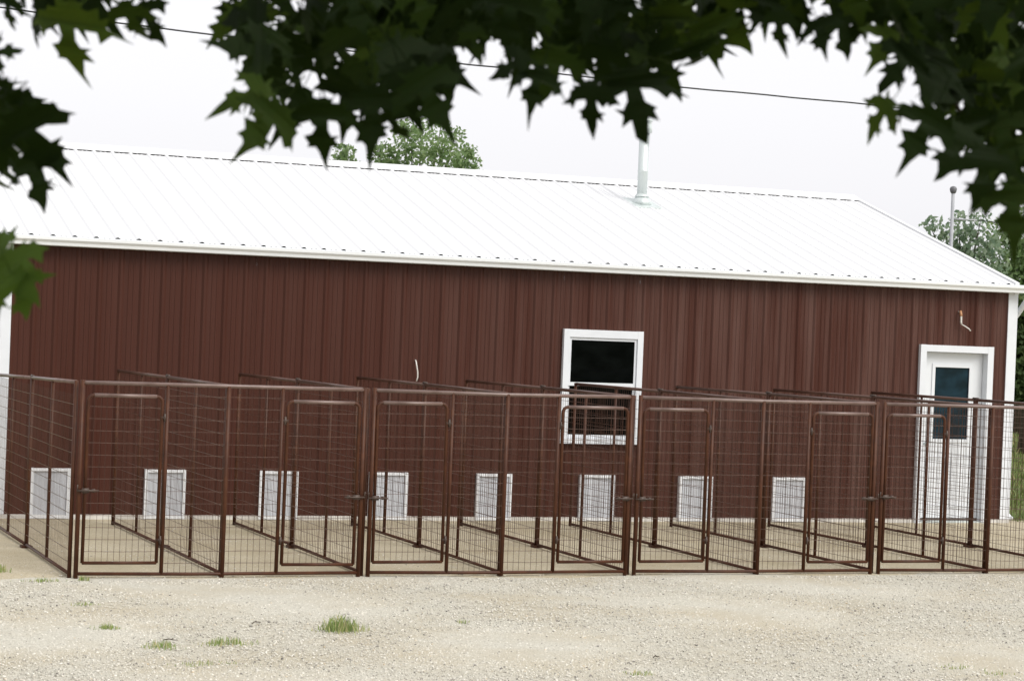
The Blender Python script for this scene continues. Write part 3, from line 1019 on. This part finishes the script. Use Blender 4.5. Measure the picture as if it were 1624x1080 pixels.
for (tx, ty, ang, ln_, lab) in ((4.60, -7.85, 0.5, 0.10, 'dark dry twig lying on the gravel left of the tallest tuft'), (3.78, -8.62, -0.2, 0.10, 'short dark stick on the gravel above the small tufts'), (6.95, -9.75, 0.3, 0.07, 'small stick on the gravel below the middle gates')):
    tw = S(MB())
    tw.tube([(-ln_ / 2, 0, 0.010), (-ln_ * 0.1, 0.012, 0.016), (ln_ * 0.2, -0.006, 0.013), (ln_ / 2, 0.01, 0.008)], [0.004, 0.0038, 0.0032, 0.002], 6)
    tw.tube([(ln_ * 0.05, 0.004, 0.014), (ln_ * 0.22, 0.04, 0.018)], [0.004, 0.002], 5)
    o = tw.build('twig', M['bark'], None, (tx, ty, 0))
    o.rotation_euler = (0, 0, ang)
    tag(o, lab, 'twig', 'dry twigs on the gravel')
# lawn right of the shed
n = 9000
px = rng.uniform(16.7, 34, n); py = 0.3 + (px - 16.7) * 1.35 + rng.normal(size=n) * 1.6
keep = py > -0.2
px, py = px[keep], py[keep]
V_, F_ = blades(len(px), 0.001, 0.001, 0.16, 0.012, 0.8)
V_ = V_.reshape(-1, 4, 3) + np.stack([px, py, np.full(len(px), -0.03)], -1)[:, None, :]
tag(link('lawn_grass', np_mesh('lawn_grass', V_.reshape(-1, 3), F_, M['grass'])), 'long green grass right of the shed', 'grass', kind='stuff')

# ------------------------------------------------------------------ loose gravel
ICO_V = []
ph = (1 + 5 ** 0.5) / 2
for a in (-1, 1):
    for b_ in (-ph, ph):
        ICO_V += [(0, a, b_), (a, b_, 0), (b_, 0, a)]
ICO_V = np.array(ICO_V) / math.sqrt(1 + ph * ph)
ICO_F = []
for i in range(12):
    for j in range(i + 1, 12):
        for k in range(j + 1, 12):
            P_ = ICO_V[[i, j, k]]
            if max(np.linalg.norm(P_[0] - P_[1]), np.linalg.norm(P_[1] - P_[2]), np.linalg.norm(P_[0] - P_[2])) < 1.1:
                nn = np.cross(P_[1] - P_[0], P_[2] - P_[0])
                ICO_F.append((i, j, k) if nn @ P_.mean(0) > 0 else (i, k, j))
ICO_F = np.array(ICO_F)
OCT_V = np.array([(1, 0, 0), (-1, 0, 0), (0, 1, 0), (0, -1, 0), (0, 0, 1), (0, 0, -1)], float)
OCT_F = np.array([(0, 2, 4), (2, 1, 4), (1, 3, 4), (3, 0, 4), (2, 0, 5), (1, 2, 5), (3, 1, 5), (0, 3, 5)])


def stones(n, BV, BF, smin, smax, y0, y1, power=2.2):
    y = y0 + (y1 - y0) * rng.random(n)
    dpt = y - CAM.y
    # stay inside the strip the yard shows, with a margin
    xa = CAM.x + dpt * math.tan(YAW - 0.245) - 0.6
    xb = CAM.x + dpt * math.tan(YAW + 0.245) + 0.6
    x_ = xa + (xb - xa) * rng.random(n)
    fld = np.sin(x_ * 0.55 + 1.3 * np.sin(y * 1.9) + 0.6) * np.sin(y * 2.6 + 0.35 * x_ + 0.8 * np.sin(x_ * 1.1)) + 0.35 * np.sin(x_ * 3.1 + y * 4.3)
    keep_ = rng.random(n) < np.clip(1.0 - 0.75 * np.clip(fld - 0.25, 0, 1), 0.25, 1)
    x_, y = x_[keep_], y[keep_]
    n = len(x_)
    s_ = smin + (smax - smin) * rng.random(n) ** power
    nv = len(BV)
    R = rng.normal(size=(n, 3, 3)); R = np.linalg.qr(R)[0]
    jit = BV[None] * rng.uniform(0.7, 1.2, (n, nv, 1))
    jit = jit * np.stack([rng.uniform(0.8, 1.3, n), rng.uniform(0.7, 1.1, n), rng.uniform(0.5, 0.9, n)], -1)[:, None, :]
    v_ = np.einsum('nij,nvj->nvi', R, jit) * s_[:, None, None]
    v_[:, :, 2] *= 0.7
    v_ += np.stack([x_, y, s_ * 0.25 - 0.005], -1)[:, None, :]
    f_ = (BF[None] + (np.arange(n) * nv)[:, None, None]).reshape(-1, 3)
    return v_.reshape(-1, 3), f_


v1, f1 = stones(42000, ICO_V, ICO_F, 0.0045, 0.0125, -11.8, -5.2)
v2, f2 = stones(88000, OCT_V, OCT_F, 0.004, 0.009, -11.8, -5.2)
tag(link('loose_gravel', np_mesh('loose_gravel', np.concatenate([v1, v2]), np.concatenate([f1, f2 + len(v1)]), M['stones'])), 'loose pale limestone gravel covering the yard', 'gravel', kind='stuff')
v1, f1 = stones(9000, OCT_V, OCT_F, 0.004, 0.011, -5.3, -0.3)
v1[:, 2] += 0.008
tag(link('scattered_stones', np_mesh('scattered_stones', v1, f1, M['stones'])), 'few loose stones scattered on the packed pad', 'gravel', kind='stuff')

# ------------------------------------------------------------------ the maple overhead
HALF = [(0.06, -0.03), (0.16, -0.01), (0.30, -0.13), (0.25, 0.01), (0.20, 0.08), (0.33, 0.10), (0.44, 0.07), (0.44, 0.19), (0.62, 0.19), (0.57, 0.31), (0.82, 0.50),
        (0.58, 0.45), (0.50, 0.57), (0.42, 0.43), (0.26, 0.38), (0.13, 0.37), (0.14, 0.50), (0.19, 0.60), (0.36, 0.64), (0.25, 0.73), (0.31, 0.86), (0.16, 0.85), (0.09, 0.99), (0.0, 1.28)]
OUT = [(0.0, 0.0)] + HALF + [(-x_, y) for x_, y in reversed(HALF[:-1])]


def leaf_verts(curl, fold, seed):
    r_ = random.Random(seed)
    vs_ = []
    skew = r_.uniform(-0.10, 0.10)
    wid = r_.uniform(0.78, 0.95)
    for i, (a, b_) in enumerate(OUT):
        a2 = a * wid * (1 + r_.uniform(-0.12, 0.12)) + skew * b_ * b_ + r_.uniform(-0.02, 0.02)
        b2 = b_ * (1 + r_.uniform(-0.09, 0.09)) + r_.uniform(-0.02, 0.02)
        d2 = a2 * a2 + (b2 - 0.26) ** 2
        z = -curl * d2 + fold * abs(a2) * 0.8 + r_.uniform(-0.006, 0.006)
        vs_.append((a2, b2, z))
    fs_ = [tuple(t) for t in tessellate_polygon([[Vector((p[0], p[1], 0)) for p in vs_]])]
    k0 = len(vs_)
    # petiole: a thin three-sided stalk
    for t in (0.0, 0.5, 1.0):
        for q in range(3):
            th = q * 2.094
            vs_.append((0.012 * math.cos(th) + 0.05 * t * t, -0.62 * t + 0.01, 0.012 * math.sin(th) + 0.10 * t * t))
    for a in (0, 1):
        for q in range(3):
            fs_.append((k0 + a * 3 + q, k0 + a * 3 + (q + 1) % 3, k0 + a * 3 + 3 + (q + 1) % 3, k0 + a * 3 + 3 + q))
    return vs_, fs_


leaf_meshes, leaf_raw = [], []
for s_, (cu, fo) in enumerate(((0.25, 0.10), (0.45, 0.02), (0.15, 0.22), (0.60, -0.10), (0.35, 0.30), (0.10, -0.12))):
    vv, ff = leaf_verts(cu, fo, s_)
    me = bpy.data.meshes.new('leaf')
    me.from_pydata(vv, [], ff)
    me.materials.append(M['maple'])
    me.shade_smooth()
    leaf_meshes.append(me)
    leaf_raw.append((np.array(vv), ff))

lit_leaves = []
for me in leaf_meshes[:4]:
    me2 = me.copy(); me2.materials.clear(); me2.materials.append(M['maple_lit']); lit_leaves.append(me2)

trunk_base = at_depth(2050, 900, 5.2)
trunk_base.z = -0.03
maple = empty('maple_tree', tuple(trunk_base), 'maple tree whose dark drooping leaves frame the top of the view', 'tree')
TB = trunk_base.copy()
tk = S(MB())
tk.tube([(0, 0, -0.1), (0, 0, 0.15), (0.03, 0.02, 1.2), (-0.02, 0.0, 2.4), (0.05, -0.05, 3.6), (0.0, 0.0, 5.0), (0.1, -0.1, 6.6)], [0.30, 0.23, 0.19, 0.17, 0.14, 0.10, 0.04], 14)
tk.build('trunk', M['bark'], maple)


def limb(pts_px, r0, r1, start):
    pts_ = [start] + [at_depth(u, v, d + 0.35) - TB for u, v, d in pts_px]
    n_ = len(pts_)
    mb = S(MB()); mb.tube(pts_, [r0 + (r1 - r0) * i / (n_ - 1) for i in range(n_)], 7)
    return mb.build('branch', M['twig'], maple)


limb([(1750, -260, 4.8), (1450, -330, 4.5), (1100, -300, 4.3), (700, -260, 4.2), (300, -280, 4.1), (-50, -200, 4.0)], 0.06, 0.012, Vector((0, 0, 3.1)))
limb([(1560, -120, 4.3), (1500, 40, 4.1), (1510, 150, 4.0), (1545, 230, 3.95)], 0.012, 0.0025, at_depth(1600, -300, 4.65) - TB)
limb([(1020, -120, 4.2), (980, 10, 4.1), (985, 90, 4.0)], 0.008, 0.002, at_depth(1050, -296, 4.3) - TB)
limb([(600, -120, 4.1), (560, 0, 4.0), (540, 100, 3.95)], 0.008, 0.002, at_depth(650, -262, 4.2) - TB)
limb([(160, -130, 4.0), (110, -30, 3.95)], 0.006, 0.002, at_depth(250, -276, 4.1) - TB)
limb([(-80, -60, 3.9), (-60, 120, 3.85), (-20, 260, 3.8), (-30, 370, 3.8)], 0.008, 0.002, at_depth(-50, -200, 4.0) - TB)
limb([(1280, -120, 4.2), (1270, -20, 4.1)], 0.006, 0.002, at_depth(1300, -318, 4.42) - TB)

# leaves: blade centre (u, v), tip direction in degrees clockwise from right, length in pixels, metres away
LV = [(405, 150, 165, 118, 3.9), (432, 186, 128, 120, 3.85), (408, 82, 188, 112, 4.0), (400, 25, 170, 110, 4.1), (508, 186, 92, 122, 3.9), (590, 165, 92, 128, 3.95), (470, 160, 120, 110, 4.1),
      (550, 150, 100, 120, 4.2), (640, 130, 75, 120, 4.0), (672, 138, 58, 130, 3.9), (690, 105, 28, 105, 4.1), (752, 55, 78, 80, 4.0), (712, 30, 40, 110, 4.2), (620, 190, 70, 80, 4.1),
      (822, 100, 150, 86, 3.95), (852, 122, 115, 92, 3.9), (880, 100, 100, 115, 4.1), (937, 152, 90, 100, 3.9), (1003, 135, 84, 138, 3.95), (960, 90, 95, 120, 4.1), (1045, 90, 60, 120, 4.2),
      (1102, 88, 62, 118, 3.95), (1128, 48, 70, 112, 4.05), (1060, 30, 90, 120, 4.2), (1150, 15, 40, 80, 4.2), (815, 35, 120, 90, 4.2),
      (1236, 32, 92, 84, 4.0), (1298, 42, 84, 86, 4.0), (1212, 2, 110, 76, 4.1), (1335, 40, 72, 88, 4.1), (1270, -5, 90, 90, 4.2),
      (1402, 176, 128, 92, 3.9), (1472, 195, 118, 118, 3.9), (1520, 222, 112, 118, 3.95), (1562, 262, 96, 116, 3.9), (1608, 315, 100, 122, 3.85), (1440, 92, 140, 104, 4.0), (1408, 62, 120, 92, 4.05),
      (1372, 22, 110, 90, 4.1), (1585, 200, 80, 130, 4.1), (1610, 250, 80, 130, 4.15), (1500, 130, 120, 125, 4.2), (1560, 130, 90, 130, 4.25), (1612, 130, 80, 130, 4.3), (1630, 310, 70, 120, 4.0),
      (104, 38, 96, 148, 3.9), (205, 22, 74, 104, 3.95), (232, 22, 60, 92, 4.0), (12, 6, 105, 72, 4.0), (60, 14, 120, 96, 4.1), (150, 5, 60, 100, 4.1),
      (42, 205, 55, 150, 3.8), (18, 205, 115, 118, 3.9), (-6, 84, -5, 62, 3.9), (-22, 140, 70, 90, 3.95), (58, 262, 78, 118, 3.85), (-10, 245, 100, 100, 3.95),
      (22, 420, 52, 118, 3.8), (2, 402, 25, 96, 3.85), (28, 452, 72, 104, 3.8), (-20, 440, 80, 110, 3.9)]
RG = random.Random(5)
# fill behind the rim leaves so that most of each mass is several leaves deep
def fill(n, x0, x1, y0, y1f, dmin, dmax):
    for _ in range(n):
        u = RG.uniform(x0, x1)
        v = RG.uniform(y0, y1f(u))
        LV.append((u, v, RG.uniform(50, 130), RG.uniform(95, 140), RG.uniform(dmin, dmax)))
fill(44, 385, 700, -60, lambda u: 135 - abs(u - 530) * 0.2, 4.0, 4.7)
fill(9, 690, 790, -70, lambda u: 10, 4.1, 4.7)
fill(33, 790, 1150, -60, lambda u: 80 - abs(u - 980) * 0.15, 4.0, 4.7)
fill(12, 1180, 1370, -70, lambda u: -5, 4.0, 4.5)
fill(82, 1400, 1680, -60, lambda u: min(255, -20 + (u - 1385) * 1.3), 4.0, 4.9)
fill(10, 10, 240, -80, lambda u: 5, 4.0, 4.4)
fill(9, -60, 30, 150, lambda u: 260, 3.9, 4.3)


def leaf_matrix(u, v, ang, ln, d, rg):
    sc = ln * 0.87 * d / FPX / 1.12
    a = math.radians(ang)
    ydir = (RT * math.cos(a) - UP * math.sin(a)).normalized()
    nrm_ = -FW
    tilt = rg.gauss(0, 0.42)
    roll_ = rg.gauss(0.15, 0.40)
    xdir = ydir.cross(nrm_).normalized()
    Q = Matrix.Rotation(tilt, 3, xdir) @ Matrix.Rotation(roll_, 3, ydir)
    xdir, ydir, zdir = Q @ xdir, Q @ ydir, Q @ nrm_
    ctr = at_depth(u, v, d)
    pos = ctr - ydir * (0.30 * sc)
    mm = Matrix.Identity(4)
    for i in range(3):
        mm[i][0], mm[i][1], mm[i][2], mm[i][3] = xdir[i] * sc, ydir[i] * sc, zdir[i] * sc, pos[i] - TB[i]
    return mm


for i, (u, v, ang, ln, d) in enumerate(LV):
    o = bpy.data.objects.new('leaf', leaf_meshes[RG.randrange(6)])
    C.objects.link(o)
    o.parent = maple
    if 57 <= i <= 60:
        o.data = lit_leaves[i - 57]
    o.matrix_local = leaf_matrix(u, v, ang, ln, d, RG)

# the crown above and behind the viewer: one mass of the same leaves
cv, cf = [], []
base = 0
for i in range(3600):
    p = Vector((CAM.x + RG.gauss(0.9, 2.6), CAM.y + RG.gauss(1.6, 2.6), RG.uniform(3.1, 6.4)))
    d = (p - CAM)
    dep = d.dot(FW)
    if dep > 0.2:
        vpix = 540 - FPX * d.dot(UP) / dep
        if vpix > -190:
            p = p + UP * ((vpix + 190 + RG.uniform(0, 300)) * dep / FPX)
    if (p - CAM).length < 0.9:
        continue
    sc = RG.uniform(0.10, 0.15)
    R_ = np.array(Matrix.Rotation(RG.uniform(0, 6.28), 3, 'Z') @ Matrix.Rotation(RG.gauss(0, 0.6), 3, 'X') @ Matrix.Rotation(RG.gauss(0, 0.5), 3, 'Y'))
    vv, ff = leaf_raw[RG.randrange(6)]
    nb = len(OUT)
    cv.append((vv[:nb] * sc) @ R_.T + np.array(p - TB))
    cf.append(np.array([t for t in ff if len(t) == 3]) + base)
    base += nb
tag(link('foliage', np_mesh('foliage', np.concatenate(cv), np.concatenate(cf), M['maple']), maple), kind='stuff')
